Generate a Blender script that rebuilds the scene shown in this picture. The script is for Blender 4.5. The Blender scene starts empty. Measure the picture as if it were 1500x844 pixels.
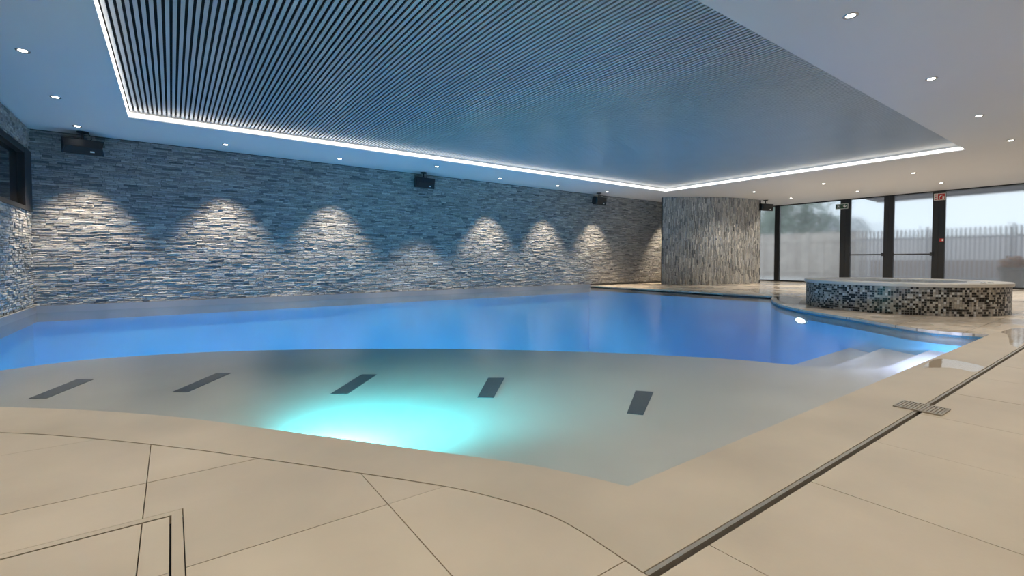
import bpy, bmesh, math, random
from mathutils import Vector, Matrix, geometry
random.seed(7)
ORD = ('first','second','third','fourth','fifth','sixth','seventh','eighth')
R = math.radians
sc = bpy.context.scene
COL = sc.collection

# ------------------------------------------------------------------ camera
H = 2.78            # ceiling height
cam_d = bpy.data.cameras.new('camera')
cam = bpy.data.objects.new('camera', cam_d); COL.objects.link(cam)
cam.location = (0, 0, 0.75)
cam.rotation_euler = (math.pi/2 - 0.0276138, 0, -0.625387)
cam_d.sensor_width = 36; cam_d.lens = 690.644/1500*36
cam_d.shift_y = -(422-401.405)/1500
cam_d.clip_start = 0.02; cam_d.clip_end = 300
sc.camera = cam

# ------------------------------------------------------------------ world + exposure
SKY = 1.42
w = bpy.data.worlds.new('overcast_sky'); sc.world = w; w.use_nodes = True
nt = w.node_tree; nt.nodes.clear()
wo = nt.nodes.new('ShaderNodeOutputWorld'); bg = nt.nodes.new('ShaderNodeBackground')
tc = nt.nodes.new('ShaderNodeTexCoord'); no = nt.nodes.new('ShaderNodeTexNoise'); cr = nt.nodes.new('ShaderNodeValToRGB')
no.inputs['Scale'].default_value = 2.2; no.inputs['Detail'].default_value = 3
cr.color_ramp.elements[0].color = (.66, .79, .90, 1); cr.color_ramp.elements[1].color = (.86, .91, .95, 1)
cr.color_ramp.elements[0].position = .35; cr.color_ramp.elements[1].position = .65
nt.links.new(tc.outputs['Generated'], no.inputs['Vector']); nt.links.new(no.outputs['Fac'], cr.inputs['Fac'])
nt.links.new(cr.outputs['Color'], bg.inputs['Color']); bg.inputs['Strength'].default_value = SKY
nt.links.new(bg.outputs[0], wo.inputs[0])
sc.view_settings.view_transform = 'Standard'; sc.view_settings.look = 'None'
sc.view_settings.gamma = 1; sc.view_settings.use_curve_mapping = False
sc.view_settings.exposure = 0.0

# light powers (used by the lamp builders below)
P_WALL = 440; P_DOWN = 84; P_BLUE = 150; P_CYAN = 900; P_STEP = 34; LED = 3.5

# ------------------------------------------------------------------ material helpers
def mat(name, col, rough=.5, metal=0, var=.0, scale=4., bump=0., bscale=40., spec=.5, island=False, emit=None, cols=None, stretch=None):
    """Principled with optional noise mottling, per-piece variation and fine relief"""
    m = bpy.data.materials.new(name); m.use_nodes = True
    n = m.node_tree; b = n.nodes['Principled BSDF']
    b.inputs['Roughness'].default_value = rough; b.inputs['Metallic'].default_value = metal
    b.inputs['Specular IOR Level'].default_value = spec
    b.inputs['Base Color'].default_value = (*col, 1)
    tc = n.nodes.new('ShaderNodeTexCoord'); src = tc.outputs['Object']
    g = n.nodes.new('ShaderNodeNewGeometry')
    if stretch:
        mp = n.nodes.new('ShaderNodeMapping'); mp.inputs['Scale'].default_value = stretch
        n.links.new(g.outputs['Position'], mp.inputs[0]); src = mp.outputs[0]
    else: src = g.outputs['Position']
    cur = None
    if cols:
        oi = n.nodes.new('ShaderNodeObjectInfo')
        ad = n.nodes.new('ShaderNodeMath'); ad.operation = 'ADD'
        n.links.new(oi.outputs['Random'], ad.inputs[0]); n.links.new(g.outputs['Random Per Island'], ad.inputs[1])
        fr = n.nodes.new('ShaderNodeMath'); fr.operation = 'FRACT'; n.links.new(ad.outputs[0], fr.inputs[0])
        r = n.nodes.new('ShaderNodeValToRGB'); r.color_ramp.interpolation = 'CONSTANT' if island == 'c' else 'LINEAR'
        e = r.color_ramp.elements
        while len(e) < len(cols): e.new(.5)
        for i, c in enumerate(cols):
            p, cc = c if len(c) == 2 else (i/(len(cols)-1), c)
            e[i].position = p; e[i].color = (*cc, 1)
        n.links.new(fr.outputs[0], r.inputs[0]); cur = r.outputs[0]
    if var:
        no = n.nodes.new('ShaderNodeTexNoise'); no.inputs['Scale'].default_value = scale; no.inputs['Detail'].default_value = 6
        n.links.new(src, no.inputs['Vector'])
        mr = n.nodes.new('ShaderNodeMapRange'); mr.inputs[1].default_value = .3; mr.inputs[2].default_value = .7
        mr.inputs[3].default_value = 1-var; mr.inputs[4].default_value = 1+var
        n.links.new(no.outputs['Fac'], mr.inputs[0])
        mx = n.nodes.new('ShaderNodeMix'); mx.data_type = 'RGBA'; mx.blend_type = 'MULTIPLY'; mx.inputs[0].default_value = 1
        if cur: n.links.new(cur, mx.inputs[6])
        else: mx.inputs[6].default_value = (*col, 1)
        n.links.new(mr.outputs[0], mx.inputs[7]); cur = mx.outputs[2]
    if cur: n.links.new(cur, b.inputs['Base Color'])
    if bump:
        nb = n.nodes.new('ShaderNodeTexNoise'); nb.inputs['Scale'].default_value = bscale; nb.inputs['Detail'].default_value = 4
        n.links.new(src, nb.inputs['Vector'])
        bp = n.nodes.new('ShaderNodeBump'); bp.inputs['Strength'].default_value = bump; bp.inputs['Distance'].default_value = .01
        n.links.new(nb.outputs['Fac'], bp.inputs['Height']); n.links.new(bp.outputs[0], b.inputs['Normal'])
    if emit:
        b.inputs['Emission Color'].default_value = (*emit[0], 1); b.inputs['Emission Strength'].default_value = emit[1]
    return m

STONE = [(.15,.15,.15), (.33,.32,.30), (.46,.44,.40), (.22,.22,.225), (.56,.54,.50), (.34,.315,.28), (.42,.42,.42), (.26,.25,.235)]
M = {}
M['tile'] = mat('beige_porcelain', (.62,.515,.385), .38, var=.09, scale=2.2, bump=.03, bscale=60, cols=[(.545,.455,.345),(.585,.49,.37),(.565,.47,.355)])
M['coping'] = mat('beige_coping_stone', (.55,.46,.345), .36, var=.12, scale=1.6, bump=.03, bscale=60)
M['grout'] = mat('grout', (.36,.295,.22), .8)
M['plaster'] = mat('white_plaster', (.72,.72,.73), .55, var=.01, scale=1)
M['slat'] = mat('satin_slat', (.49,.51,.53), .28, var=.03, scale=3)
M['black'] = mat('black_void', (.006,.006,.007), .7)
M['led'] = mat('led_diffuser', (1,1,1), .5, emit=((1,.93,.82), LED))
M['stone'] = mat('ledger_stone', (.4,.39,.37), .75, var=.22, scale=26, bump=.6, bscale=60, cols=STONE, stretch=(1,1,2.5))
M['stonev'] = mat('ledger_stone_upright', (.4,.39,.37), .75, var=.22, scale=26, bump=.6, bscale=60, cols=[tuple(min(.7,v*1.25) for v in c) for c in STONE], stretch=(2.5,2.5,1))
M['mortar'] = mat('stone_backing', (.10,.10,.10), .9)
M['trim'] = mat('grey_base_trim', (.24,.245,.26), .5, var=.06, scale=3)
M['pool'] = mat('pool_plaster_blue_glow', (.15,.56,.84), .6, var=.05, scale=1.5)  # pale basin plaster with the blue lamp glow and water tint put into its colour
M['ledge'] = mat('pool_ledge_stone', (.56,.525,.475), .55, var=.06, scale=2)
M['mark'] = mat('dark_grip_strip', (.045,.048,.05), .6, var=.2, scale=30)
M['wallw'] = mat('painted_wall', (.62,.61,.60), .6, var=.02, scale=1)
M['frame'] = mat('anthracite_aluminium', (.018,.019,.021), .38, var=.05, scale=5)
M['darkglass'] = mat('dark_glass', (.02,.022,.024), .06, spec=.8)
M['speaker'] = mat('black_speaker_shell', (.012,.012,.014), .42, var=.1, scale=20)
M['grille'] = mat('speaker_grille', (.016,.016,.018), .7, bump=.3, bscale=400)
M['badge'] = mat('silver_badge', (.7,.7,.7), .25, metal=1)
M['ring'] = mat('downlight_trim', (.55,.55,.56), .25, metal=.8)
M['lens'] = mat('downlight_lens', (1,1,1), .4, emit=((1,.96,.88), 14))
M['cap'] = mat('spa_cap_stone', (.60,.55,.48), .35, var=.08, scale=3)
M['mosaic'] = mat('mosaic_glass', (.3,.3,.3), .32, cols=[(0,(.022,.018,.015)),(.36,(.07,.055,.045)),(.45,(.30,.27,.24)),(.62,(.42,.37,.31)),(.8,(.52,.48,.42)),(.92,(.62,.60,.57))], island='c')
M['mgrout'] = mat('mosaic_grout', (.42,.40,.36), .8)
M['grate'] = mat('white_overflow_grate', (.74,.75,.76), .4, var=.03, scale=10)
M['steel'] = mat('brushed_steel', (.45,.40,.33), .35, metal=.6, var=.1, scale=30)
M['green'] = mat('sign_green', (.012,.07,.035), .4)
M['white'] = mat('sign_white', (.78,.80,.77), .4)
M['red'] = mat('sign_red', (.50,.035,.035), .4)
M['darkface'] = mat('coping_underedge', (.10,.09,.085), .5)
M['ground'] = mat('paving_outside', (.55,.54,.53), .8, var=.1, scale=1.5)
M['picket'] = mat('galvanised_picket', (.42,.42,.44), .5, var=.05, scale=5)
M['board'] = mat('weathered_board', (.40,.355,.31), .8, var=.15, scale=3, cols=[(.40,.35,.31),(.60,.55,.50),(.50,.45,.41)])
M['palewall'] = mat('pale_render', (.74,.72,.74), .8, var=.04, scale=1)
M['brick'] = mat('brown_brick', (.36,.27,.23), .85, var=.2, scale=6)
M['leaf'] = mat('tree_leaf', (.07,.13,.085), .6, cols=[(.10,.17,.13),(.17,.26,.19),(.13,.22,.17)])
M['bark'] = mat('bark', (.10,.08,.06), .9, var=.3, scale=8)
M['pot'] = mat('planter_stone', (.25,.22,.19), .8, var=.1, scale=8)
M['orange'] = mat('rust_leaf', (.50,.22,.09), .7, cols=[(.52,.24,.10),(.40,.20,.10),(.28,.22,.10)])
M['roof'] = mat('slate_roof', (.24,.26,.29), .7, var=.1, scale=4)
M['awning'] = mat('awning_fabric', (.30,.31,.345), .8)

# wet far deck: brick joints beyond the tiles built one by one, patches of wet film (low roughness)
def deck_mat():
    m = mat('beige_deck_far', (.60,.50,.385), .3); n = m.node_tree; b = n.nodes['Principled BSDF']
    g = n.nodes.new('ShaderNodeNewGeometry')
    br = n.nodes.new('ShaderNodeTexBrick'); br.offset = 0; br.inputs['Scale'].default_value = 1
    br.inputs['Brick Width'].default_value = .61; br.inputs['Row Height'].default_value = .61
    br.inputs['Mortar Size'].default_value = .004
    br.inputs['Color1'].default_value = (.68,.58,.46,1); br.inputs['Color2'].default_value = (.63,.53,.42,1); br.inputs['Mortar'].default_value = (.32,.26,.19,1)
    n.links.new(g.outputs['Position'], br.inputs['Vector'])
    mp = n.nodes.new('ShaderNodeMapping'); mp.inputs['Scale'].default_value = (1.5,5,1); n.links.new(g.outputs['Position'], mp.inputs[0])
    no = n.nodes.new('ShaderNodeTexNoise'); no.inputs['Scale'].default_value = 2.5; no.inputs['Detail'].default_value = 8; n.links.new(mp.outputs[0], no.inputs['Vector'])
    mr = n.nodes.new('ShaderNodeMapRange'); mr.inputs[1].default_value=.3; mr.inputs[2].default_value=.7; mr.inputs[3].default_value=.84; mr.inputs[4].default_value=1.14
    n.links.new(no.outputs['Fac'], mr.inputs[0])
    mx = n.nodes.new('ShaderNodeMix'); mx.data_type='RGBA'; mx.blend_type='MULTIPLY'; mx.inputs[0].default_value=1
    n.links.new(br.outputs['Color'], mx.inputs[6]); n.links.new(mr.outputs[0], mx.inputs[7]); n.links.new(mx.outputs[2], b.inputs['Base Color'])
    n2 = n.nodes.new('ShaderNodeTexNoise'); n2.inputs['Scale'].default_value = .9; n.links.new(g.outputs['Position'], n2.inputs['Vector'])
    m2 = n.nodes.new('ShaderNodeMapRange'); m2.inputs[1].default_value=.42; m2.inputs[2].default_value=.58; m2.inputs[3].default_value=.12; m2.inputs[4].default_value=.42
    n.links.new(n2.outputs['Fac'], m2.inputs[0]); n.links.new(m2.outputs[0], b.inputs['Roughness'])
    return m
M['deck'] = deck_mat()

def film(name, tint, rough, ior, bump, scale, stretch=(1,1,1)):
    """clear sheet: fresnel mix of a mirror and a tinted see-through"""
    m = bpy.data.materials.new(name); m.use_nodes = True; n = m.node_tree; n.nodes.clear()
    o = n.nodes.new('ShaderNodeOutputMaterial'); mx = n.nodes.new('ShaderNodeMixShader')
    fr = n.nodes.new('ShaderNodeFresnel'); fr.inputs['IOR'].default_value = ior
    t = n.nodes.new('ShaderNodeBsdfTransparent'); t.inputs[0].default_value = (*tint, 1)
    gl = n.nodes.new('ShaderNodeBsdfGlossy'); gl.inputs['Roughness'].default_value = rough
    if bump:
        g = n.nodes.new('ShaderNodeNewGeometry'); mp = n.nodes.new('ShaderNodeMapping'); mp.inputs['Scale'].default_value = stretch
        no = n.nodes.new('ShaderNodeTexNoise'); no.inputs['Scale'].default_value = scale; no.inputs['Detail'].default_value = 2
        bp = n.nodes.new('ShaderNodeBump'); bp.inputs['Strength'].default_value = bump; bp.inputs['Distance'].default_value = .02
        n.links.new(g.outputs['Position'], mp.inputs[0]); n.links.new(mp.outputs[0], no.inputs['Vector'])
        n.links.new(no.outputs['Fac'], bp.inputs['Height'])
        n.links.new(bp.outputs[0], gl.inputs['Normal'])
    n.links.new(fr.outputs[0], mx.inputs[0]); n.links.new(t.outputs[0], mx.inputs[1]); n.links.new(gl.outputs[0], mx.inputs[2])
    n.links.new(mx.outputs[0], o.inputs[0])
    return m
M['water'] = film('pool_water', (.96,.985,.99), .20, 1.40, .10, 2.2)
M['spawater'] = film('spa_water', (.80,.92,.97), .04, 1.33, .15, 5)
M['puddle'] = film('puddle_water', (.96,.95,.94), .03, 1.33, .05, 6)

def misty_glass():
    m = bpy.data.materials.new('misted_glass'); m.use_nodes = True; n = m.node_tree; n.nodes.clear()
    o = n.nodes.new('ShaderNodeOutputMaterial'); mx = n.nodes.new('ShaderNodeMixShader'); mx.inputs[0].default_value = .75
    t = n.nodes.new('ShaderNodeBsdfTransparent'); t.inputs[0].default_value = (.95,.96,.96,1)
    g = n.nodes.new('ShaderNodeBsdfGlass'); g.inputs['Roughness'].default_value = .13; g.inputs['IOR'].default_value = 1.3
    g.inputs['Color'].default_value = (.98,.985,.985,1)
    n.links.new(t.outputs[0], mx.inputs[1]); n.links.new(g.outputs[0], mx.inputs[2])
    tl = n.nodes.new('ShaderNodeBsdfTranslucent'); tl.inputs[0].default_value = (.9,.9,.92,1)
    m2 = n.nodes.new('ShaderNodeMixShader'); m2.inputs[0].default_value = .10     # condensation haze
    n.links.new(mx.outputs[0], m2.inputs[1]); n.links.new(tl.outputs[0], m2.inputs[2]); n.links.new(m2.outputs[0], o.inputs[0])
    return m
M['glass'] = misty_glass()

# ------------------------------------------------------------------ mesh helpers
class MB:
    def __init__(s): s.v = []; s.f = []
    def add(s, vs, fs):
        k = len(s.v); s.v += [tuple(p) for p in vs]; s.f += [tuple(i+k for i in f) for f in fs]; return s
    def box(s, x0, x1, y0, y1, z0, z1, mtx=None):
        vs = [Vector((x, y, z)) for z in (z0, z1) for y in (y0, y1) for x in (x0, x1)]
        if mtx: vs = [mtx @ p for p in vs]
        return s.add(vs, [(0,2,3,1),(4,5,7,6),(0,1,5,4),(1,3,7,5),(3,2,6,7),(2,0,4,6)])
    def prism(s, poly, z0, z1):
        n = len(poly)
        tri = geometry.tessellate_polygon([[Vector((x, y, 0)) for x, y in poly]])
        area = sum(poly[i][0]*poly[(i+1)%n][1]-poly[(i+1)%n][0]*poly[i][1] for i in range(n))
        vs = [(x, y, z1) for x, y in poly] + [(x, y, z0) for x, y in poly]
        fs = []
        for a, b, c in tri:
            A, B, C = poly[a], poly[b], poly[c]
            if (B[0]-A[0])*(C[1]-A[1])-(B[1]-A[1])*(C[0]-A[0]) < 0: b, c = c, b
            fs += [(a, b, c), (a+n, c+n, b+n)]
        for i in range(n):
            j = (i+1) % n
            fs.append((i, i+n, j+n, j) if area > 0 else (j, j+n, i+n, i))
        return s.add(vs, fs)
    def lathe(s, prof, seg=32, c=(0,0,0), closed=False, mtx=None, a0=0., a1=2*math.pi):
        full = abs(a1-a0-2*math.pi) < 1e-6; cols = seg if full else seg+1; m = len(prof)
        vs = []
        for i in range(cols):
            a = a0+(a1-a0)*i/seg
            for r, z in prof:
                p = Vector((c[0]+r*math.cos(a), c[1]+r*math.sin(a), c[2]+z)); vs.append(mtx @ p if mtx else p)
        fs = []
        for i in range(seg):
            j = (i+1) % cols
            for k in range(m if closed else m-1):
                l = (k+1) % m
                fs.append((i*m+k, j*m+k, j*m+l, i*m+l))
        return s.add(vs, fs)
    def tube(s, pts, r, seg=8):
        pts = [Vector(p) for p in pts]; rings = []
        for i, p in enumerate(pts):
            d = (pts[min(i+1, len(pts)-1)]-pts[max(i-1, 0)]).normalized()
            u = d.cross(Vector((0,0,1)));  u = u if u.length > 1e-3 else Vector((1,0,0)); u.normalize(); v = d.cross(u)
            rr = r[i] if isinstance(r, (list, tuple)) else r
            rings.append([p+u*rr*math.cos(2*math.pi*k/seg)+v*rr*math.sin(2*math.pi*k/seg) for k in range(seg)])
        vs = [q for ring in rings for q in ring]; fs = []
        for i in range(len(pts)-1):
            for k in range(seg):
                l = (k+1) % seg; fs.append((i*seg+k, i*seg+l, (i+1)*seg+l, (i+1)*seg+k))
        fs.append(tuple(range(seg))[::-1]); fs.append(tuple((len(pts)-1)*seg+k for k in range(seg)))
        return s.add(vs, fs)
    def mesh(s, name):
        me = bpy.data.meshes.new(name); me.from_pydata(s.v, [], s.f); me.update(); return me
    def build(s, name, m, parent=None, smooth=False, bevel=0, loc=None):
        me = s.mesh(name); me.materials.append(m)
        if smooth: me.polygons.foreach_set('use_smooth', [True]*len(me.polygons))
        o = link(name, me, parent, loc)
        if bevel:
            b = o.modifiers.new('bevel', 'BEVEL'); b.width = bevel; b.segments = 2; b.limit_method = 'ANGLE'
        return o
def link(name, data, parent=None, loc=None):
    o = bpy.data.objects.new(name, data); COL.objects.link(o)
    if parent: o.parent = parent
    if loc: o.location = loc
    return o
def tag(o, label=None, cat=None, group=None, kind=None):
    if label: o['label'] = label
    if cat: o['category'] = cat
    if group: o['group'] = group
    if kind: o['kind'] = kind
    return o
def struct(o, label=None, cat=None): return tag(o, label, cat, None, 'structure')
def empty(name, loc=(0,0,0), rz=0, parent=None):
    o = link(name, None, parent, loc); o.rotation_euler.z = rz; o.empty_display_size = .1; return o
def spline(pts, n=8):
    """Catmull-Rom through 2D points"""
    out = []
    for i in range(len(pts)-1):
        p0, p1, p2, p3 = (Vector(pts[max(i-1,0)]), Vector(pts[i]), Vector(pts[i+1]), Vector(pts[min(i+2,len(pts)-1)]))
        for k in range(n):
            t = k/n
            out.append(tuple(.5*((2*p1)+(p2-p0)*t+(2*p0-5*p1+4*p2-p3)*t*t+(3*p1-p0-3*p2+p3)*t**3)))
    out.append(tuple(pts[-1])); return out
def clip_rect(poly, x0, x1, y0, y1):
    def cut(P, ins, inter):
        o = []
        for i in range(len(P)):
            a, b = P[i-1], P[i]
            if ins(b):
                if not ins(a): o.append(inter(a, b))
                o.append(b)
            elif ins(a): o.append(inter(a, b))
        return o
    def ix(c): return lambda a, b: (c, a[1]+(b[1]-a[1])*(c-a[0])/(b[0]-a[0]))
    def iy(c): return lambda a, b: (a[0]+(b[0]-a[0])*(c-a[1])/(b[1]-a[1]), c)
    for ins, it in ((lambda p: p[0] >= x0, ix(x0)), (lambda p: p[0] <= x1, ix(x1)), (lambda p: p[1] >= y0, iy(y0)), (lambda p: p[1] <= y1, iy(y1))):
        if poly: poly = cut(poly, ins, it)
    o = []
    for p in poly:
        if not o or (abs(p[0]-o[-1][0])+abs(p[1]-o[-1][1])) > 1e-4: o.append(p)
    if len(o) > 1 and abs(o[0][0]-o[-1][0])+abs(o[0][1]-o[-1][1]) < 1e-4: o.pop()
    return o

# ------------------------------------------------------------------ plan of the place (metres)
XL, XR, YF, YB = -1.75, 18.05, -3.5, 10.25
WATER, LEDGE, DEEP = -.055, -.22, -2.0
NEAR = spline([(XL,4.3),(-1.25,3.92),(-.72,3.48),(-.35,3.15),(.02,2.75),(.36,2.3),(.76,1.76),(1.03,1.39),(1.15,1.18),(1.22,1.03)])
SPA_EDGE = spline([(6.76,1.03),(6.66,1.3),(6.70,1.58),(6.93,1.95),(7.25,2.38),(7.58,2.88),(7.95,3.36),(8.45,3.83),(9.02,4.22),(9.62,4.55),(10.3,4.85)])
POOL = NEAR + SPA_EDGE + [(10.3, YB), (XL, YB)]
COPE = spline([(XL,3.82),(-1.2,3.42),(-.62,2.97),(-.3,2.66),(.01,2.31),(.3,1.95),(.54,1.64),(.72,1.40),(.81,1.25),(.885,1.08),(.91,.94),(.91,.72)])

# ------------------------------------------------------------------ floor
fl_poly = [(XL,YF),(XR,YF),(XR,YB),(10.3,YB)] + SPA_EDGE[::-1] + NEAR[::-1]
floor = struct(MB().prism(fl_poly, -.14, -.03).build('floor', M['grout']), 'beige stone tiled deck around the pool', 'floor')
MB().prism(NEAR + SPA_EDGE[:1] + [(6.95,1.03),(6.95,.722)] + COPE[::-1], -.03, 0).build('coping', M['coping'], floor)
G = .0014
regA = [(XL,1.727),(.017,1.727),(.017,-.7),(.908,-.7),(.908,.72)] + [(x-.004, y-.004) for x, y in COPE[::-1]]
regB = [(XL,-.7),(-.017,-.7),(-.017,1.693),(XL,1.693)]
regC = [(.912,-.53),(6.95,-.53),(6.95,.688),(.912,.688)]
xs = [-.08+.61*k for k in range(-3, 13)]
def lay(reg, xj, yj):
    for i in range(len(xj)-1):
        for j in range(len(yj)-1):
            p = clip_rect(reg, xj[i]+G, xj[i+1]-G, yj[j]+G, yj[j+1]-G)
            if len(p) < 3: continue
            a = abs(sum(p[k-1][0]*p[k][1]-p[k][0]*p[k-1][1] for k in range(len(p))))/2
            if a > .0008: MB().prism(p, -.03, random.uniform(-.0008, 0)).build('tile', M['tile'], floor)
ya = [2.0+.613*k for k in range(-5, 5)]
lay(regA, xs, ya); lay(regB, xs, ya); lay(regC, xs, [.69-.61*2, .69-.61, .69])
far = [(6.95,-.53),(XR,-.53),(XR,YB),(10.3,YB)] + SPA_EDGE[::-1] + [(6.95,1.03)]
MB().prism(far, -.03, 0).build('far_deck', M['deck'], floor)
MB().box(XL, XR, YF, -.534, -.03, 0).build('rear_deck', M['deck'], floor)

# ------------------------------------------------------------------ pool
basin = MB()
basin.prism(POOL, DEEP-.1, DEEP)
for i in range(len(POOL)):
    a, b = POOL[i], POOL[(i+1) % len(POOL)]
    zt = -.2 if max(a[1], b[1]) > 10 and min(a[0], b[0]) < 0 or (a[0] < XL+.01 and b[0] < XL+.01) else -.032
    basin.add([(*a,DEEP),(*b,DEEP),(*b,zt),(*a,zt)], [(0,1,2,3)])
basin = struct(basin.build('pool_basin', M['pool']), 'pale plastered swimming pool basin under blue water', 'pool')
LCURVE = spline([(XL,5.72),(-1.25,6.01),(-.94,6.13),(-.57,6.17),(.27,5.96),(1.19,5.48),(2.12,4.86),(2.71,4.39),(3.26,3.89),(3.77,3.38),(4.2,2.85),(4.49,2.44),(4.65,2.08),(4.80,1.78),(5.05,1.53),(5.4,1.47)])
ledge = MB().prism(NEAR + [(6.76,1.03),(6.66,1.3),(6.68,1.48)] + LCURVE[::-1], DEEP, LEDGE).build('ledge', M['ledge'], basin)
E1 = [p for p in SPA_EDGE if p[1] < 1.94]; E2 = [p for p in SPA_EDGE if p[1] < 2.38]
MB().prism([(4.75,1.2)] + [p for p in E1 if p[1] > 1.2] + [(6.94,1.97),(4.65,1.89)], DEEP, -.30).build('step', M['ledge'], basin)
MB().prism([(4.5,1.6)] + [p for p in E2 if p[1] > 1.6] + [(7.26,2.42),(4.45,2.36)], DEEP, -.40).build('step', M['ledge'], basin)
for q in ([(-.83,4.66),(-.73,4.59),(-.53,5.11),(-.64,5.19)], [(-.01,4.27),(.08,4.2),(.4,4.7),(.3,4.77)], [(.92,3.53),(1.02,3.46),(1.4,3.91),(1.3,3.99)],
          [(1.74,2.83),(1.83,2.76),(2.22,3.18),(2.11,3.26)], [(2.33,1.98),(2.39,1.9),(2.87,2.19),(2.79,2.29)]):
    MB().prism(q, LEDGE, LEDGE+.004).build('grip_strip', M['mark'], ledge)
for y0, y1 in ((8.65,9.35),(6.75,7.35),(5.12,5.95)):
    MB().box(10.285, 10.3, y0, y1, -.052, -.026).build('overflow_slot', M['darkface'], basin)
wv = [(max(x, XL+.02), min(y, YB-.02), WATER) for x, y in POOL]
tri = geometry.tessellate_polygon([[Vector((x, y, 0)) for x, y in POOL]])
water = MB().add(wv, [t for t in tri])
water = tag(water.build('pool_water', M['water']), 'clear blue lit water filling the swimming pool', 'water', kind='stuff')

def pool_lamp(pos, n, label, group, color, power, lens_col, size=.05, r=.045, spot=None, wide=Matrix()):
    n = Vector(n).normalized(); e = empty('pool_lamp', pos); e.rotation_euler = n.to_track_quat('Z', 'Y').to_euler()
    MB().lathe([(0,-.01),(.07,-.01),(.07,.006),(.063,.014),(.052,.014),(.052,.004)], 24, mtx=wide).build('lamp_ring', M['badge'], e, smooth=True)
    ml = mat('pool_lamp_lens', (.9,.95,1), .3, emit=(lens_col, 5))
    MB().lathe([(0,.008),(.03,.008),(.052,.004)], 24, mtx=wide).build('lamp_lens', ml, e)
    d = bpy.data.lights.new('pool_lamp_light', 'SPOT' if spot else 'POINT'); d.color = color; d.energy = power; d.shadow_soft_size = size
    l = link('pool_lamp_light', d, e, (0, 0, r+.03+size))
    if spot:
        d.spot_size = R(spot[0]); d.spot_blend = spot[2]
        aim = (n - Vector((0,0,spot[1]))).normalized()
        l.rotation_euler = (e.rotation_euler.to_matrix().inverted() @ (-aim).to_track_quat('Z','Y').to_matrix()).to_euler()
    tag(e, label, 'pool light', group)
BLUE = (.07,.41,1.)
for k, (p, n) in enumerate((((-.94,6.14,-.7),(-.2,1,0)), ((.75,5.73,-.7),(.45,.9,0)), ((2.13,4.87,-.7),(.57,.82,0)), ((3.27,3.90,-.7),(.7,.7,0)), ((4.22,2.84,-.7),(.85,.5,0)))):
    pool_lamp(p, n, ORD[k]+' underwater blue lamp in the ledge face counting from the short stone wall', 'blue lamps in the ledge face', BLUE, P_BLUE, (.3,.6,1), spot=(140,.12,1))
pool_lamp((7.86,3.27,-.17), (-.8,.6,0), 'bright white underwater lamp in pool wall beside the mosaic hot tub', None, (.10,.40,1.), P_BLUE*.4, (.8,.95,1), spot=(160,.3,1), wide=Matrix.Diagonal((2.6,.8,1,1)))
pool_lamp((.40,2.27,-.125), (.8,.6,0), 'bright cyan underwater lamp in the curved edge of the shallow ledge', None, (.04,.60,.71), P_CYAN, (.6,1,1), .03, .06, (132,.42,1))
e = empty('pool_light_bar', (5.75, 1.03, -.14))
MB().box(-.62,.62,0,.014,-.03,.03).build('bar_housing', M['badge'], e, bevel=.003)
MB().box(-.60,.60,.014,.02,-.02,.02).build('bar_lens', mat('light_bar_lens', (.9,.95,1), .3, emit=((.75,.85,1), 4)), e)
d = bpy.data.lights.new('light_bar_light', 'AREA'); d.shape = 'RECTANGLE'; d.size = 1.15; d.size_y = .04; d.energy = P_STEP; d.color = (.45,.58,1)
l = link('light_bar_light', d, e, (0, .03, 0)); l.rotation_euler = (R(62), 0, 0)
tag(e, 'white underwater light bar shining along the top pool step', 'pool light')

# ------------------------------------------------------------------ ceiling with slatted recess
CX0, CX1, CY0, CY1 = -.46, 11.8, 2.18, 8.63
c = MB()
O = [(XL-.25,YF-.25),(XR+.25,YF-.25),(XR+.25,YB+.25),(XL-.25,YB+.25)]; I = [(CX0,CY0),(CX1,CY0),(CX1,CY1),(CX0,CY1)]
ZT = 3.0
vs = [(*p,H) for p in O]+[(*p,H) for p in I]+[(*p,ZT) for p in I]+[(*p,ZT+.1) for p in O]
fs = []
for i in range(4):
    j = (i+1)%4
    fs += [(i,i+4,j+4,j), (i+4,i+8,j+8,j+4), (i,j,j+12,i+12)]
fs += [(8,11,10,9), (12,13,14,15)]
ceil = struct(c.add(vs, fs).build('ceiling', M['plaster']), 'smooth white ceiling around a slatted recess', 'ceiling')
MB().box(CX0+.002, CX1-.002, CY0+.002, CY1-.002, 2.915, 2.995).build('backing_panel', M['black'], ceil)
PITCH = .0536
sm = MB().box(-.0150, .0150, CY0+.02, CY1-.02, 2.872, 2.886).mesh('slat'); sm.materials.append(M['slat'])
for k in range(int((CX1-CX0-.03)/PITCH)):
    link('slat', sm, ceil, (CX0+.036+k*PITCH, 0, 0))
for z, (x0,x1,y0,y1), lab in ((0,(CX0+.001,CX0+.013,CY0+.03,CY1-.014),'above the left side of the pool'), (0,(CX0+.014,CX1-.014,CY1-.013,CY1-.001),'running parallel to the long stone wall'),
                           (0,(CX1-.013,CX1-.001,CY0+.03,CY1-.014),'at the slat ceiling end toward the glass doors')):
    tag(MB().box(x0,x1,y0,y1,2.797,2.845).build('led_strip', M['led']), 'glowing white light strip in ceiling recess '+lab, 'light strip', 'light strips around the slat ceiling')

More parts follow.
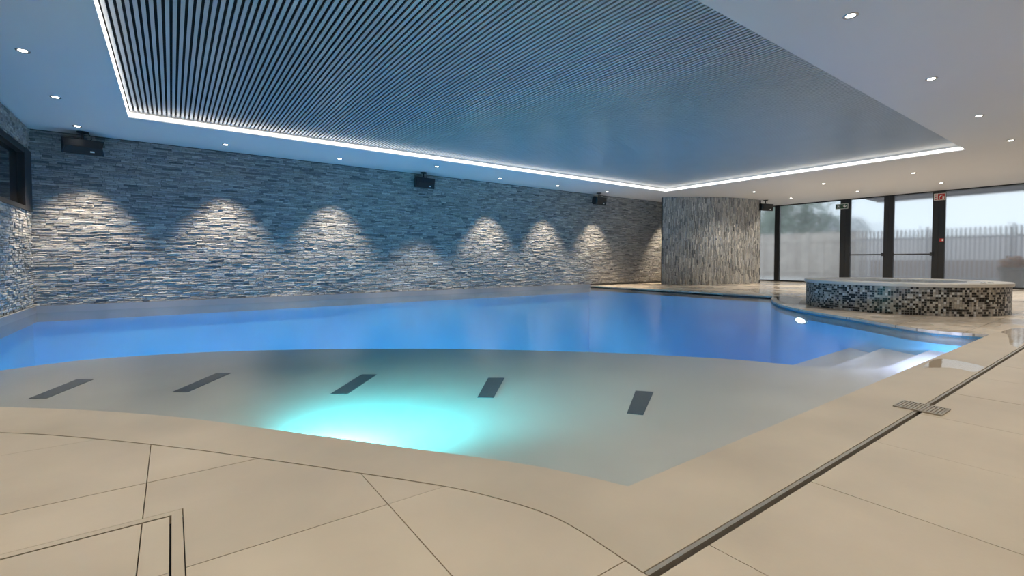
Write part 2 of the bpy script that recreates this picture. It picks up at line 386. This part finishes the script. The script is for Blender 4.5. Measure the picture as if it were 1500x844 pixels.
# ------------------------------------------------------------------ ledger stone walls
def rows(L, Ht, hmin=.020, hmax=.038, lmin=.06, lmax=.29):
    out = []; v = 0
    while v < Ht-.01:
        h = random.uniform(hmin, hmax)
        if v+h > Ht-.02: h = Ht-v
        u = -random.uniform(0, .2)
        while u < L:
            l = random.uniform(lmin, lmax)*random.choice((.6,1,1))
            a, b = max(u,0), min(u+l, L)
            if b-a > .015: out.append((a, b, v, v+h, random.choice((.011,.014,.018,.022,.028))+random.uniform(-.004,.004)))
            u += l
        v += h
    return out
unit = []
for k in range(6):
    vv = []
    for (x, z) in ((0,0),(1,0),(1,1),(0,1)): vv.append((x, 0, z))
    for (x, z) in ((0,0),(1,0),(1,1),(0,1)): vv.append((abs(x-random.uniform(.004,.02)), -1+random.uniform(0,.25), abs(z-random.uniform(.03,.10))))
    vv.append((.5+random.uniform(-.2,.2), -1-random.uniform(0,.2), .5+random.uniform(-.2,.2)))
    ff = [(0,1,5,4),(1,2,6,5),(2,3,7,6),(3,0,4,7),(4,5,8),(5,6,8),(6,7,8),(7,4,8)]
    unit.append((vv, ff))
def clad(parent, stones, frame, m, score, limit, name='stone'):
    """frame(u,v) -> Matrix whose x runs along the stone, -y out of the wall, z across; the largest in view as parts, the rest joined"""
    st = sorted(stones, key=score, reverse=True)
    ms = []
    for vv, ff in unit:
        me = MB().add(vv, ff).mesh(name); me.materials.append(m); ms.append(me)
    rest = MB()
    for i, s in enumerate(st):
        mt = frame(s) ; k = random.randrange(6)
        if i < limit:
            o = link(name, ms[k], parent); o.matrix_local = mt
        else: rest.add([mt @ Vector(p) for p in unit[k][0]], unit[k][1])
    if rest.v: tag(rest.build('stone_cladding', m, parent), kind='stuff')
eye = Vector((0,0,.75))
def vis(p, area, nrm):
    d = p-eye; return area*abs(d.normalized().dot(nrm))/d.length_squared
SB = .05   # stones start above the base trim
wb = struct(MB().box(XL-.25, XR+.25, YB, YB+.25, -.2, H).build('wall_back', M['mortar']), 'long wall clad in horizontal grey split-face stone strips', 'wall')
g = .0016
sb = rows(16.6-XL, H-SB-.012)
clad(wb, sb, lambda s: Matrix.Translation((XL+s[0]+g, YB, SB+s[2]+g)) @ Matrix.Diagonal((s[1]-s[0]-2*g, s[4], s[3]-s[2]-2*g, 1)), M['stone'],
     lambda s: vis(Vector((XL+s[0], YB, SB+s[2])), (s[1]-s[0])*(s[3]-s[2]), Vector((0,1,0))), 300)
# left wall with a dark window (opening Y 8.0..10.2, Z 1.5..2.44)
WY0, WY1, WZ0, WZ1 = 7.2, 10.2, 1.50, 2.42
wl = MB()
wl.box(XL-.25, XL, YF, WY0, -.2, H).box(XL-.25, XL, WY1, YB, -.2, H).box(XL-.25, XL, WY0, WY1, -.2, WZ0).box(XL-.25, XL, WY0, WY1, WZ1, H)
wl = struct(wl.build('wall_left', M['mortar']), 'short side wall of grey split-face stone with a dark window', 'wall')
L0 = 3.0
sl = []
for s in rows(YB-.03-L0, H-SB-.012, .024, .044, .05, .22):
    y0, y1, z0, z1 = L0+s[0], L0+s[1], SB+s[2], SB+s[3]
    if y1 > WY0 and y0 < WY1 and z1 > WZ0 and z0 < WZ1:
        if z0 < WZ0 < z1 and WZ0-z0 > .01: sl.append((s[0],s[1],s[2],WZ0-SB,s[4]))
        elif z0 < WZ1 < z1 and z1-WZ1 > .01: sl.append((s[0],s[1],WZ1-SB,s[3],s[4]))
        if y0 < WY0-.02 : sl.append((s[0],WY0-L0,s[2],s[3],s[4]))
        continue
    sl.append(s)
clad(wl, sl, lambda s: Matrix.Translation((XL, L0+s[0]+g, SB+s[2]+g)) @ Matrix.Rotation(R(90),4,'Z') @ Matrix.Diagonal((s[1]-s[0]-2*g, s[4], s[3]-s[2]-2*g, 1)), M['stone'],
     lambda s: vis(Vector((XL, L0+s[0], SB+s[2])), (s[1]-s[0])*(s[3]-s[2]), Vector((1,0,0))) if L0+s[0] > 8.4 else 0, 120)
struct(MB().box(XL, 10.3, YB-.045, YB, -.20, SB).build('baseboard_back', M['trim']), 'grey base strip between stone wall and water', 'trim')
struct(MB().box(XL, XL+.045, 4.3, YB-.045, -.20, SB).build('baseboard_left', M['trim']), 'grey base strip along the short stone wall', 'trim')
struct(MB().box(XL-.25, XR+.25, YF-.2, YF, 0, H).build('wall_front', M['wallw']), 'plain pale wall on the deck side', 'wall')

# curved wall of upright stones
OC, RC = Vector((15.869,12.133)), 4.157
A0, A1 = R(-139.3), R(-87.8)
def arc(a, r, z): return (OC.x+r*math.cos(a), OC.y+r*math.sin(a), z)
cw = MB(); n = 40
prof = [(RC-.30,0),(RC-.02,0),(RC-.02,H),(RC-.30,H)]
cw.lathe(prof, n, (OC.x, OC.y, 0), closed=True, a0=A0, a1=A1)
cw.add([arc(a,r,z) for a in (A0,A1) for r, z in prof], [(0,1,2,3),(7,6,5,4)])
cw = struct(cw.build('wall_curved', M['mortar']), 'curved wall clad in narrow upright grey stone strips', 'wall')
AL = (A1-A0)*RC
stv = rows(H-.004, AL-.02, .022, .042, .07, .30)     # u runs up the wall, v along the arc
def fr_c(s):
    a = A0+(s[2]+s[3])/2/RC+.008/RC; wd = s[3]-s[2]
    t = Vector((-math.sin(a), math.cos(a), 0)); nrm = Vector((math.cos(a), math.sin(a), 0))
    b = Vector(arc(a, RC-.022, s[0]+g)) + t*(wd/2-g)
    m = Matrix(((0, -nrm.x, -t.x, b.x), (0, -nrm.y, -t.y, b.y), (1, 0, 0, b.z), (0,0,0,1)))
    return m @ Matrix.Diagonal((s[1]-s[0]-2*g, s[4]*1.5, wd-2*g, 1))
clad(cw, stv, fr_c, M['stonev'], lambda s: vis(Vector(arc(A0+s[2]/RC, RC, s[0])), (s[1]-s[0])*(s[3]-s[2]), Vector((math.cos(A0+s[2]/RC), math.sin(A0+s[2]/RC), 0))), 200)
for a in (A0, A1):
    e = MB(); da = .012/RC*(1 if a == A0 else -1)
    e.add([arc(x, r, z) for z in (0, H-.002) for r in (RC-.3, RC+.012) for x in (a-da*.5, a+da*.5)], [(0,2,3,1),(4,5,7,6),(0,1,5,4),(1,3,7,5),(3,2,6,7),(2,0,4,6)])
    e.build('edge_profile', M['frame'], cw)

# ------------------------------------------------------------------ glazing on the far side
def glazed(name, label, y0, y1, fl, frr, bot=.05, top=.035, bar=None, cat='window'):
    """pane between y0 and y1 in the plane X=XR, stile widths fl (high y) and frr (low y)"""
    e = struct(empty(name, (XR, (y0+y1)/2, 0)), label, cat); c0 = (y0+y1)/2
    def b(nm, *a, m=M['frame'], bev=.004): return MB().box(*a).build(nm, m, e, bevel=bev)
    if fl: b('stile', -.05, .05, y1-c0-fl, y1-c0, 0, H-.001)
    if frr: b('stile', -.05, .05, y0-c0, y0-c0+frr, 0, H-.001)
    p0, p1 = y0-c0+frr, y1-c0-fl
    b('bottom_rail', -.05, .05, p0, p1, 0, bot); b('top_rail', -.05, .05, p0, p1, H-top, H-.001)
    b('pane', -.006, .006, p0, p1, bot, H-top, m=M['glass'], bev=0)
    if bar:
        t = MB().tube([(-.085, p0+.02, bar), (-.085, p1-.02, bar)], .02, 10); bo = t.build('push_bar', M['frame'], e, smooth=False)
        for y in (p0-.03, p1-.03): MB().box(-.11, -.05, y, y+.06, bar-.05, bar+.06).build('bar_bracket', M['frame'], bo, bevel=.006)
    return e
glazed('window_1', 'narrow misted window pane beside the curved stone wall', 8.35, 9.95, .05, .085)
glazed('window_2', 'wide misted window pane with trees behind it', 6.19, 8.35, .085, .15)
glazed('door_1', 'glass emergency door next to the wide tree-backed pane', 5.035, 6.19, .14, .125, bar=.95, cat='door')
glazed('door_2', 'glass emergency door next to the post with the red sign', 3.86, 5.035, .125, .14, bar=.95, cat='door')
glazed('window_3', 'very wide misted window pane overlooking the picket fence', .9, 3.86, .14, .05)
glazed('window_4', 'misted window pane past the picket fence view', -1.3, .9, .05, .05)
glazed('window_5', 'misted window pane next to the plain wall', YF, -1.3, .05, .05)
struct(MB().box(XR-.05, XR+.2, 9.95, YB, 0, H).build('wall_right', M['wallw']), 'narrow plain wall strip beside the glazing', 'wall')
# dark window in the left stone wall
e = struct(empty('window_6', (XL, (WY0+WY1)/2, WZ0)), 'dark framed window set in the short stone wall', 'window')
hw = (WY1-WY0)/2; hz = WZ1-WZ0
for nm, a in (('stile',(-.2,.035,hw-.42,hw,0,hz)),('stile',(-.2,.035,-hw,-hw+.1,0,hz)),('bottom_rail',(-.2,.035,-hw+.1,hw-.42,0,.06)),('top_rail',(-.2,.035,-hw+.1,hw-.42,hz-.09,hz))):
    MB().box(*a).build(nm, M['frame'], e, bevel=.004)
MB().box(-.06,-.045,-hw+.1,hw-.42,.06,hz-.09).build('pane', M['darkglass'], e)

# ------------------------------------------------------------------ downlights
def downlight(x, y, label, group, power, cone, blend, col=(1,.93,.82)):
    e = empty('downlight', (x, y, H))
    MB().lathe([(.033,-.001),(.041,-.004),(.052,-.007),(.056,-.003),(.056,.002)], 24).build('trim_ring', M['ring'], e, smooth=True)
    MB().lathe([(0,-.0035),(.033,-.0035)], 20).build('lens', M['lens'], e)
    d = bpy.data.lights.new('downlight_lamp', 'SPOT'); d.energy = power; d.color = col; d.spot_size = R(cone); d.spot_blend = blend; d.shadow_soft_size = .03
    link('downlight_lamp', d, e, (0,0,-.02)); tag(e, label, 'downlight', group)
for k, x in enumerate((-1.12, .80, 2.74, 6.60, 8.48, 10.41, 13.75)):
    downlight(x, 9.64, ORD[k]+' small round wall-washing downlight by long stone wall, from the dark window corner', 'downlights washing the stone wall', P_WALL, 71, .62, (1,.85,.66))
downlight(4.66, 9.21, 'small round downlight set back from the stone wall near a speaker', None, P_WALL, 71, .62, (1,.85,.66))
for k, y in enumerate((8.09, 6.50, 4.9, 3.3, 1.7)):
    downlight(-1.13, y, ORD[k+1]+' small round downlight from long stone wall in strip beside short wall', 'downlights along the short wall', P_DOWN, 80, .5)
for k, x in enumerate((11.49, 9.19, 6.90, 4.59, 2.25, -.1)):
    downlight(x, 1.57, ORD[k]+' small round downlight in row over pool side deck, from glazing end', 'downlights over the deck', P_DOWN, 110, .6)
for x, nm in ((13.92, 'slatted recess'), (16.25, 'glass doors')):
    for k, y in enumerate((7.12, 5.30, 3.45, 1.57)):
        downlight(x, y, ORD[k]+' small downlight from curved wall, row nearer the '+nm, 'downlights before the glazing', P_DOWN*1.2, 125, .6)
for k, x in enumerate((-.1, 2.25, 4.59, 6.9, 9.19)):
    downlight(x, -.9, ORD[k]+' small round downlight near the plain wall, from short stone wall', 'downlights near the plain wall', P_DOWN, 110, .6)

# ------------------------------------------------------------------ loudspeakers
def speaker(x, y, rz, tilt, label):
    e = empty('loudspeaker', (x, y, H), R(rz))
    MB().lathe([(0,0),(.075,0),(.075,-.018),(.02,-.03),(0,-.03)], 20).build('ceiling_plate', M['speaker'], e, smooth=False)
    MB().tube([(0,0,-.02),(0,0,-.08),(0,.01,-.14)], [.018,.016,.022], 10).build('bracket', M['speaker'], e)
    MB().tube([(.05,0,-.015),(.10,.02,-.05),(.11,.03,-.09),(.07,.03,-.125)], .005, 6).build('cable', M['speaker'], e)
    # cabinet: wide wedge, narrower at the rear, with a raked nose
    mt = Matrix.Translation((0,0,-.235)) @ Matrix.Rotation(R(tilt),4,'X')
    prof = [(-.125,.0),(-.085,.115),(.06,.12),(.125,.075),(.125,-.075),(.06,-.12),(-.085,-.115)]
    def wid(py): return .255-.075*max(0,(py+.085)/.21) - (.035 if py < -.1 else 0)
    vs = []
    for sx in (-1, 1):
        for py, pz in prof: vs.append(mt @ Vector((sx*wid(py), py, pz)))
    n = len(prof); fs = [tuple(range(n)), tuple(range(2*n-1, n-1, -1))]
    fs += [((i+1)%n, i, i+n, (i+1)%n+n) for i in range(n)]
    cab = MB().add(vs, fs).build('cabinet', M['speaker'], e, bevel=.008)
    def fp(u, t, off):   # point on the lower front face
        a, b = Vector((0,-.125,0)), Vector((0,-.085,-.115)); p = a.lerp(b, t); return mt @ (Vector((u, p.y-off, p.z-off*.3)))
    for t0, t1 in ((.06,.94),):
        q = [fp(-.205,t0,.002),fp(.205,t0,.002),fp(.235,t1,.002),fp(-.235,t1,.002)]; q2 = [fp(-.2,t0,.007),fp(.2,t0,.007),fp(.23,t1,.007),fp(-.23,t1,.007)]
        MB().add(q+q2, [(4,5,6,7),(0,1,5,4),(1,2,6,5),(2,3,7,6),(3,0,4,7)]).build('grille', M['grille'], cab)
    q = [fp(.08,.45,.008),fp(.13,.45,.008),fp(.13,.65,.008),fp(.08,.65,.008)]; q2 = [fp(.08,.45,.011),fp(.13,.45,.011),fp(.13,.65,.011),fp(.08,.65,.011)]
    MB().add(q+q2, [(4,5,6,7),(0,1,5,4),(1,2,6,5),(2,3,7,6),(3,0,4,7)]).build('badge', M['white'], cab)
    tag(e, label, 'speaker', 'black ceiling loudspeakers')
speaker(-1.10, 10.02, 8, 8, 'black loudspeaker hung from ceiling near the dark window corner')
speaker(4.73, 10.02, 8, 8, 'black loudspeaker hung from ceiling midway along the long stone wall')
speaker(10.39, 9.95, 8, 8, 'black loudspeaker hung from ceiling near stone wall by curved wall')
speaker(16.12, 7.86, -15, 8, 'black loudspeaker hung from ceiling between curved wall and glazing')

# ------------------------------------------------------------------ signs
e = empty('exit_sign', (XR-.075, 6.29, 2.55))
MB().box(0,.022,-.18,.18,-.085,.085).build('sign_body', M['green'], e, bevel=.004)
bd = MB()
for a in ((-.004,0,-.18,.18,.072,.085),(-.004,0,-.18,.18,-.085,-.072),(-.004,0,-.18,-.165,-.072,.072),(-.004,0,.165,.18,-.072,.072)): bd.box(*a)
bd.build('sign_border', M['white'], e)
def flat(name, polys, m, parent, x=-.006, t=.005):
    b = MB()
    for P in polys:     # (y, z) outlines, seen from -X: y runs to the left
        n = len(P); tri = geometry.tessellate_polygon([[Vector((a, c, 0)) for a, c in P]])
        b.add([(x,a,c) for a, c in P]+[(x+t,a,c) for a, c in P], [t_ for t_ in tri]+[(i,(i+1)%n,(i+1)%n+n,i+n) for i in range(n)])
    return b.build(name, m, parent)
# arrow pointing down on the right half, door with running figure on the left half (left = +Y here)
flat('arrow_symbol', [[(-.075,.055),(-.095,.055),(-.095,-.005),(-.125,.022),(-.137,.008),(-.085,-.05),(-.033,.008),(-.045,.022),(-.075,-.005)]], M['white'], e)
dk = [[(.125,.055),(.045,.055),(.045,-.055),(.057,-.055),(.057,.043),(.113,.043),(.113,-.055),(.125,-.055)]]
man = [[(.094,.036),(.082,.036),(.082,.024),(.094,.024)], [(.10,.02),(.078,.02),(.066,.0),(.074,-.004),(.082,.006),(.082,-.014),(.07,-.045),(.08,-.05),(.092,-.018),(.104,-.03),(.108,-.05),(.118,-.045),(.112,-.022),(.096,-.008),(.096,.004),(.108,-.006),(.114,.002)]]
flat('door_symbol', dk, M['white'], e); flat('running_figure_symbol', man, M['white'], e)
tag(e, 'dark green emergency exit sign with running figure and down arrow', 'sign')
e = empty('fire_sign', (XR-.062, 3.845, 2.60))
MB().box(0,.01,-.13,.13,-.10,.10).build('sign_plate', M['white'], e, bevel=.002)
flat('red_field', [[(.045,.085),(-.115,.085),(-.115,-.085),(.045,-.085)]], M['red'], e, -.004, .004)
flat('hose_symbol', [[(.02,-.07),(.02,.0),(-.02,.055),(-.06,.055),(-.06,.035),(-.03,.03),(.0,-.01),(.0,-.07)], [(-.06,.01),(-.1,.01),(-.1,-.07),(-.06,-.07)]], M['white'], e, -.008, .004)
for P in ([(.112,-.08),(.064,-.08),(.064,-.045),(.112,-.045)], [(.105,-.02),(.07,-.02),(.07,.02),(.105,.02)], [(.112,.045),(.064,.045),(.064,.08),(.112,.08)]):
    flat('flame_symbol', [P], M['red'], e, -.004, .004)
tag(e, 'small red and white fire equipment sign on the door post', 'sign')
e = empty('fire_call_point', (XR-.09, 3.78, 1.35))
MB().box(0,.04,-.045,.045,-.045,.045).build('call_point_body', M['red'], e, bevel=.006)
MB().box(-.004,0,-.04,-.008,-.028,.028).build('call_point_window', M['white'], e)
tag(e, 'small red fire alarm call point on the dark door post', 'alarm')

# ------------------------------------------------------------------ round hot tub
SC, SR, SH = (9.50, 2.51), 1.265, .44
spa = empty('hot_tub', (*SC, 0))
MB().lathe([(SR-.10,0),(SR-.006,0),(SR-.006,SH-.05),(SR-.10,SH-.05)], 96, closed=True).build('tub_wall', M['mgrout'], spa, smooth=False)
mz = MB(); nz = 12; na = 262; hh = (SH-.05)/nz; da = 2*math.pi/na
for i in range(na):
    for k in range(nz):
        a0, a1 = (i+.07)*da, (i+.93)*da; z0, z1 = (k+.07)*hh, (k+.93)*hh
        c0, s0, c1, s1 = math.cos(a0), math.sin(a0), math.cos(a1), math.sin(a1); r0, r1 = SR-.007, SR-.001
        mz.add([(r0*c0,r0*s0,z0),(r0*c1,r0*s1,z0),(r0*c1,r0*s1,z1),(r0*c0,r0*s0,z1),(r1*c0,r1*s0,z0),(r1*c1,r1*s1,z0),(r1*c1,r1*s1,z1),(r1*c0,r1*s0,z1)],
               [(4,5,6,7),(0,1,5,4),(1,2,6,5),(2,3,7,6),(3,0,4,7)])
tag(mz.build('mosaic_tiles', M['mosaic'], spa), kind='stuff')
cap = MB().lathe([(SR-.27,SH-.05),(SR+.018,SH-.05),(SR+.024,SH-.044),(SR+.024,SH-.008),(SR+.016,SH),(SR-.27,SH)], 96, closed=True).build('cap_ring', M['cap'], spa)
och = MB().lathe([(.80,SH-.07),(SR-.27,SH-.07),(SR-.27,SH-.045),(.80,SH-.045)], 64, closed=True).build('overflow_channel', M['darkface'], spa)
gr = MB(); ng = 260
for i in range(ng):
    mt = Matrix.Rotation(2*math.pi*i/ng, 4, 'Z'); gr.box(.80, SR-.272, -.0065, .0065, SH-.045, SH-.002, mt)
tag(gr.build('overflow_grate', M['grate'], och), kind='stuff')
MB().lathe([(0,-.02),(.55,-.02),(.62,.0),(.62,.12),(.76,.14),(.80,.15),(.80,SH-.045)], 64).build('tub_basin', M['pool'], spa, smooth=True)
MB().lathe([(0,SH-.03),(.80,SH-.03)], 64).build('tub_water', M['spawater'], spa)
for a in (-112, -104):
    MB().lathe([(0,.014),(.025,.014),(.034,.008),(.034,0)], 20, (1.13*math.cos(R(a)), 1.13*math.sin(R(a)), SH)).build('control_button', M['badge'], cap)
tag(spa, 'round raised hot tub faced with brown and beige mosaic', 'hot tub')

# ------------------------------------------------------------------ drains
dr = empty('slot_drain', (.912, .705, 0))
MB().box(0,11,-.0165,.0165,-.03,-.026).build('gutter', M['black'], dr)
MB().box(0,11,.0005,.0125,-.026,-.001).build('drain_insert', M['steel'], dr)
tag(dr, 'long straight slot drain in the deck parallel to pool edge', 'drain')
dr = empty('slot_drain', (0, 1.71, 0))
MB().box(XL,.016,-.0165,.0165,-.03,-.026).build('gutter', M['black'], dr)
MB().box(-.0165,.0165,-2.2,-.0165,-.03,-.026).build('gutter', M['black'], dr)
MB().box(XL,-.012,-.008,.0165,-.026,-.001).build('drain_insert', M['coping'], dr)
MB().box(-.012,.014,-2.2,.0165,-.026,-.001).build('drain_insert', M['coping'], dr)
tag(dr, 'slot drain turning a right angle in the deck tiles', 'drain')
dc = empty('drain_cover', (3.085, .71, 0))
MB().box(-.078,.078,-.092,.092,0,.002).build('cover_plate', M['grout'], dc)
fr = MB()
for a in ((-.082,.082,.088,.096,0,.006),(-.082,.082,-.096,-.088,0,.006),(-.082,-.075,-.088,.088,0,.006),(.075,.082,-.088,.088,0,.006)): fr.box(*a)
fr.build('cover_frame', M['steel'], dc)
for k in range(13): MB().box(-.075,.075,-.086+k*.0136,-.086+k*.0136+.0085,.002,.0055).build('grate_bar', M['steel'], dc)
tag(dc, 'small slotted metal drain cover on the long slot drain', 'drain cover')

# ------------------------------------------------------------------ puddles
def puddle(pts, label):
    P = spline(pts+[pts[0]], 6)[:-1]; b = MB(); n = len(P)
    tri = geometry.tessellate_polygon([[Vector((x, y, 0)) for x, y in P]])
    o = b.add([(x,y,.0012) for x, y in P], [t for t in tri]).build('puddle', M['puddle'])
    tag(o, label, 'puddle')
puddle([(4.25,.98),(4.42,.86),(4.38,.74),(4.62,.73),(4.72,.80),(4.78,.93),(4.74,1.0),(4.5,1.005)], 'thin shiny puddle on coping between pool steps and slot drain')
puddle([(5.95,.735),(6.3,.74),(6.9,.76),(7.6,.80),(7.7,.95),(7.1,1.0),(6.9,.93),(6.5,.86),(6.1,.80)], 'long shiny puddle on deck at the pool corner near the hot tub')

puddle([(8.62,3.78),(8.8,3.72),(9.3,3.9),(10.2,4.2),(10.7,4.55),(10.35,4.75),(9.9,4.58),(9.2,4.2)], 'wet patch on deck between mosaic hot tub and pool notch')

# ------------------------------------------------------------------ outside
struct(MB().box(XR+.2, 60, -40, 45, -.15, -.03).build('ground_outside', M['ground']), 'grey paving outside the windows', 'ground')
fx = 21.5
pf = empty('picket_fence', (fx, 2.0, 0))
pm = MB().box(-.012,.012,-.028,.028,.08,1.86).mesh('picket'); pm.materials.append(M['picket'])
for k in range(75): link('picket', pm, pf, (0, -3.5+k*.115, 0))
for z in (.16, 1.55): MB().box(.012,.05,-3.6,5.2,z-.03,z+.03).build('rail', M['picket'], pf)
for k in range(4): MB().box(-.04,.04,-3.4+k*2.1-.04,-3.4+k*2.1+.04,-.03,1.95).build('post', M['picket'], pf)
tag(pf, 'grey metal picket fence outside the glass doors', 'fence')
bf = empty('board_fence', (fx+.9, 10.5, 0)); bm_ = MB().box(0,.025,-.145,.145,.02,1.95).mesh('board'); bm_.materials.append(M['board'])
for k in range(28): link('board', bm_, bf, (random.uniform(0,.012), -3.4+k*.30, random.uniform(-.02,.02)))
for k in range(5): MB().box(-.09,0,-3.3+k*1.9-.06,-3.3+k*1.9+.06,-.03,2.0).build('post', M['board'], bf)
for z in (.3, 1.62): MB().box(-.04,0,-3.5,5,z-.045,z+.045).build('rail', M['board'], bf)
tag(bf, 'weathered timber board fence outside near the trees', 'fence')
tag(MB().box(25.5,25.7,-12,8.2,-.03,1.75).build('garden_wall', M['palewall']), 'pale rendered garden wall behind the picket fence', 'wall')
bw = MB().box(23.5,23.75,-10,7.2,-.03,.78).build('brick_wall', M['brick']); tag(bw, 'low brown brick wall behind the picket fence', 'wall')
aw = empty('awning', (XR+.27, 1.0, H)); MB().box(0,1.0,-6,4.75,-.03,.06).build('awning_cover', M['awning'], aw); MB().box(1.0,1.06,-6,4.75,-.07,.07).build('awning_edge', M['awning'], aw)
tag(aw, 'grey awning above the glass doors outside', 'awning')
hs = empty('distant_house', (33, 12.2, 0))
MB().box(0,4,-.75,.75,-.03,2.6).build('house_wall', M['palewall'], hs)
MB().add([(-.3,-1,2.6),(4.3,-1,2.6),(4.3,1,2.6),(-.3,1,2.6),(2,-1,3.5),(2,1,3.5)], [(0,1,4),(2,3,5),(0,4,5,3),(1,2,5,4),(0,3,2,1)]).build('house_roof', M['roof'], hs)
for y in (-.6, .1): MB().box(-.03,0,y,y+.5,1.0,2.0).build('house_window', M['darkglass'], hs)
tag(hs, 'pale house with slate roof beyond the fences', 'house')
def tree(x, y, h, rx, label, nl=2600, z0=1.6):
    t = empty('tree', (x, y, -.03)); rnd = random.Random(int(x*31+y*7))
    MB().tube([(0,0,0),(.05,.02,h*.3),(-.03,.05,h*.6)], [.16,.12,.06], 8).build('trunk', M['bark'], t)
    b = MB()
    lobes = [(rnd.uniform(-.55,.55)*rx, rnd.uniform(-.55,.55)*rx, z0+(h-z0)*rnd.uniform(.2,.8), rx*rnd.uniform(.4,.65)) for _ in range(9)]
    for i in range(nl):
        cx, cy, cz, r = lobes[i % 9]; d = Vector((rnd.gauss(0,1), rnd.gauss(0,1), rnd.gauss(0,1))).normalized()*r*rnd.uniform(.6,1.05)
        p = Vector((cx,cy,cz))+d; u = Vector((rnd.gauss(0,1),rnd.gauss(0,1),rnd.gauss(0,1))).normalized(); v = u.orthogonal().normalized(); s = rnd.uniform(.10,.2)
        b.add([p-u*s, p-v*s*.5, p+u*s, p+v*s*.5], [(0,1,2,3)])
    tag(b.build('foliage', M['leaf'], t), kind='stuff')
    tag(t, label, 'tree', 'trees beyond the board fence')
tree(25.8, 11.0, 5.2, 2.1, 'broad green tree right behind the board fence')
tree(30.0, 16.6, 6.2, 2.0, 'tall green tree seen through the narrow window pane')
tree(36.5, 16.6, 6.4, 2.0, 'far green tree standing behind the other trees')
pl = empty('planter', (19.6, 2.55, -.03))
MB().lathe([(0,0),(.24,0),(.30,.5),(.33,.52),(.33,.60),(.28,.60),(.26,.52),(0,.52)], 28).build('pot', M['pot'], pl)
b = MB(); rnd = random.Random(3)
for i in range(420):
    d = Vector((rnd.gauss(0,1),rnd.gauss(0,1),abs(rnd.gauss(0,1)))).normalized()*rnd.uniform(.1,.36); p = d+Vector((0,0,.58)); u = Vector((rnd.gauss(0,1),rnd.gauss(0,1),rnd.gauss(0,1))).normalized(); v = u.orthogonal().normalized()
    b.add([p-u*.06, p-v*.025, p+u*.06, p+v*.025], [(0,1,2,3)])
tag(b.build('foliage', M['orange'], pl), kind='stuff')
tag(pl, 'round stone planter with rust coloured plant outside', 'planter')
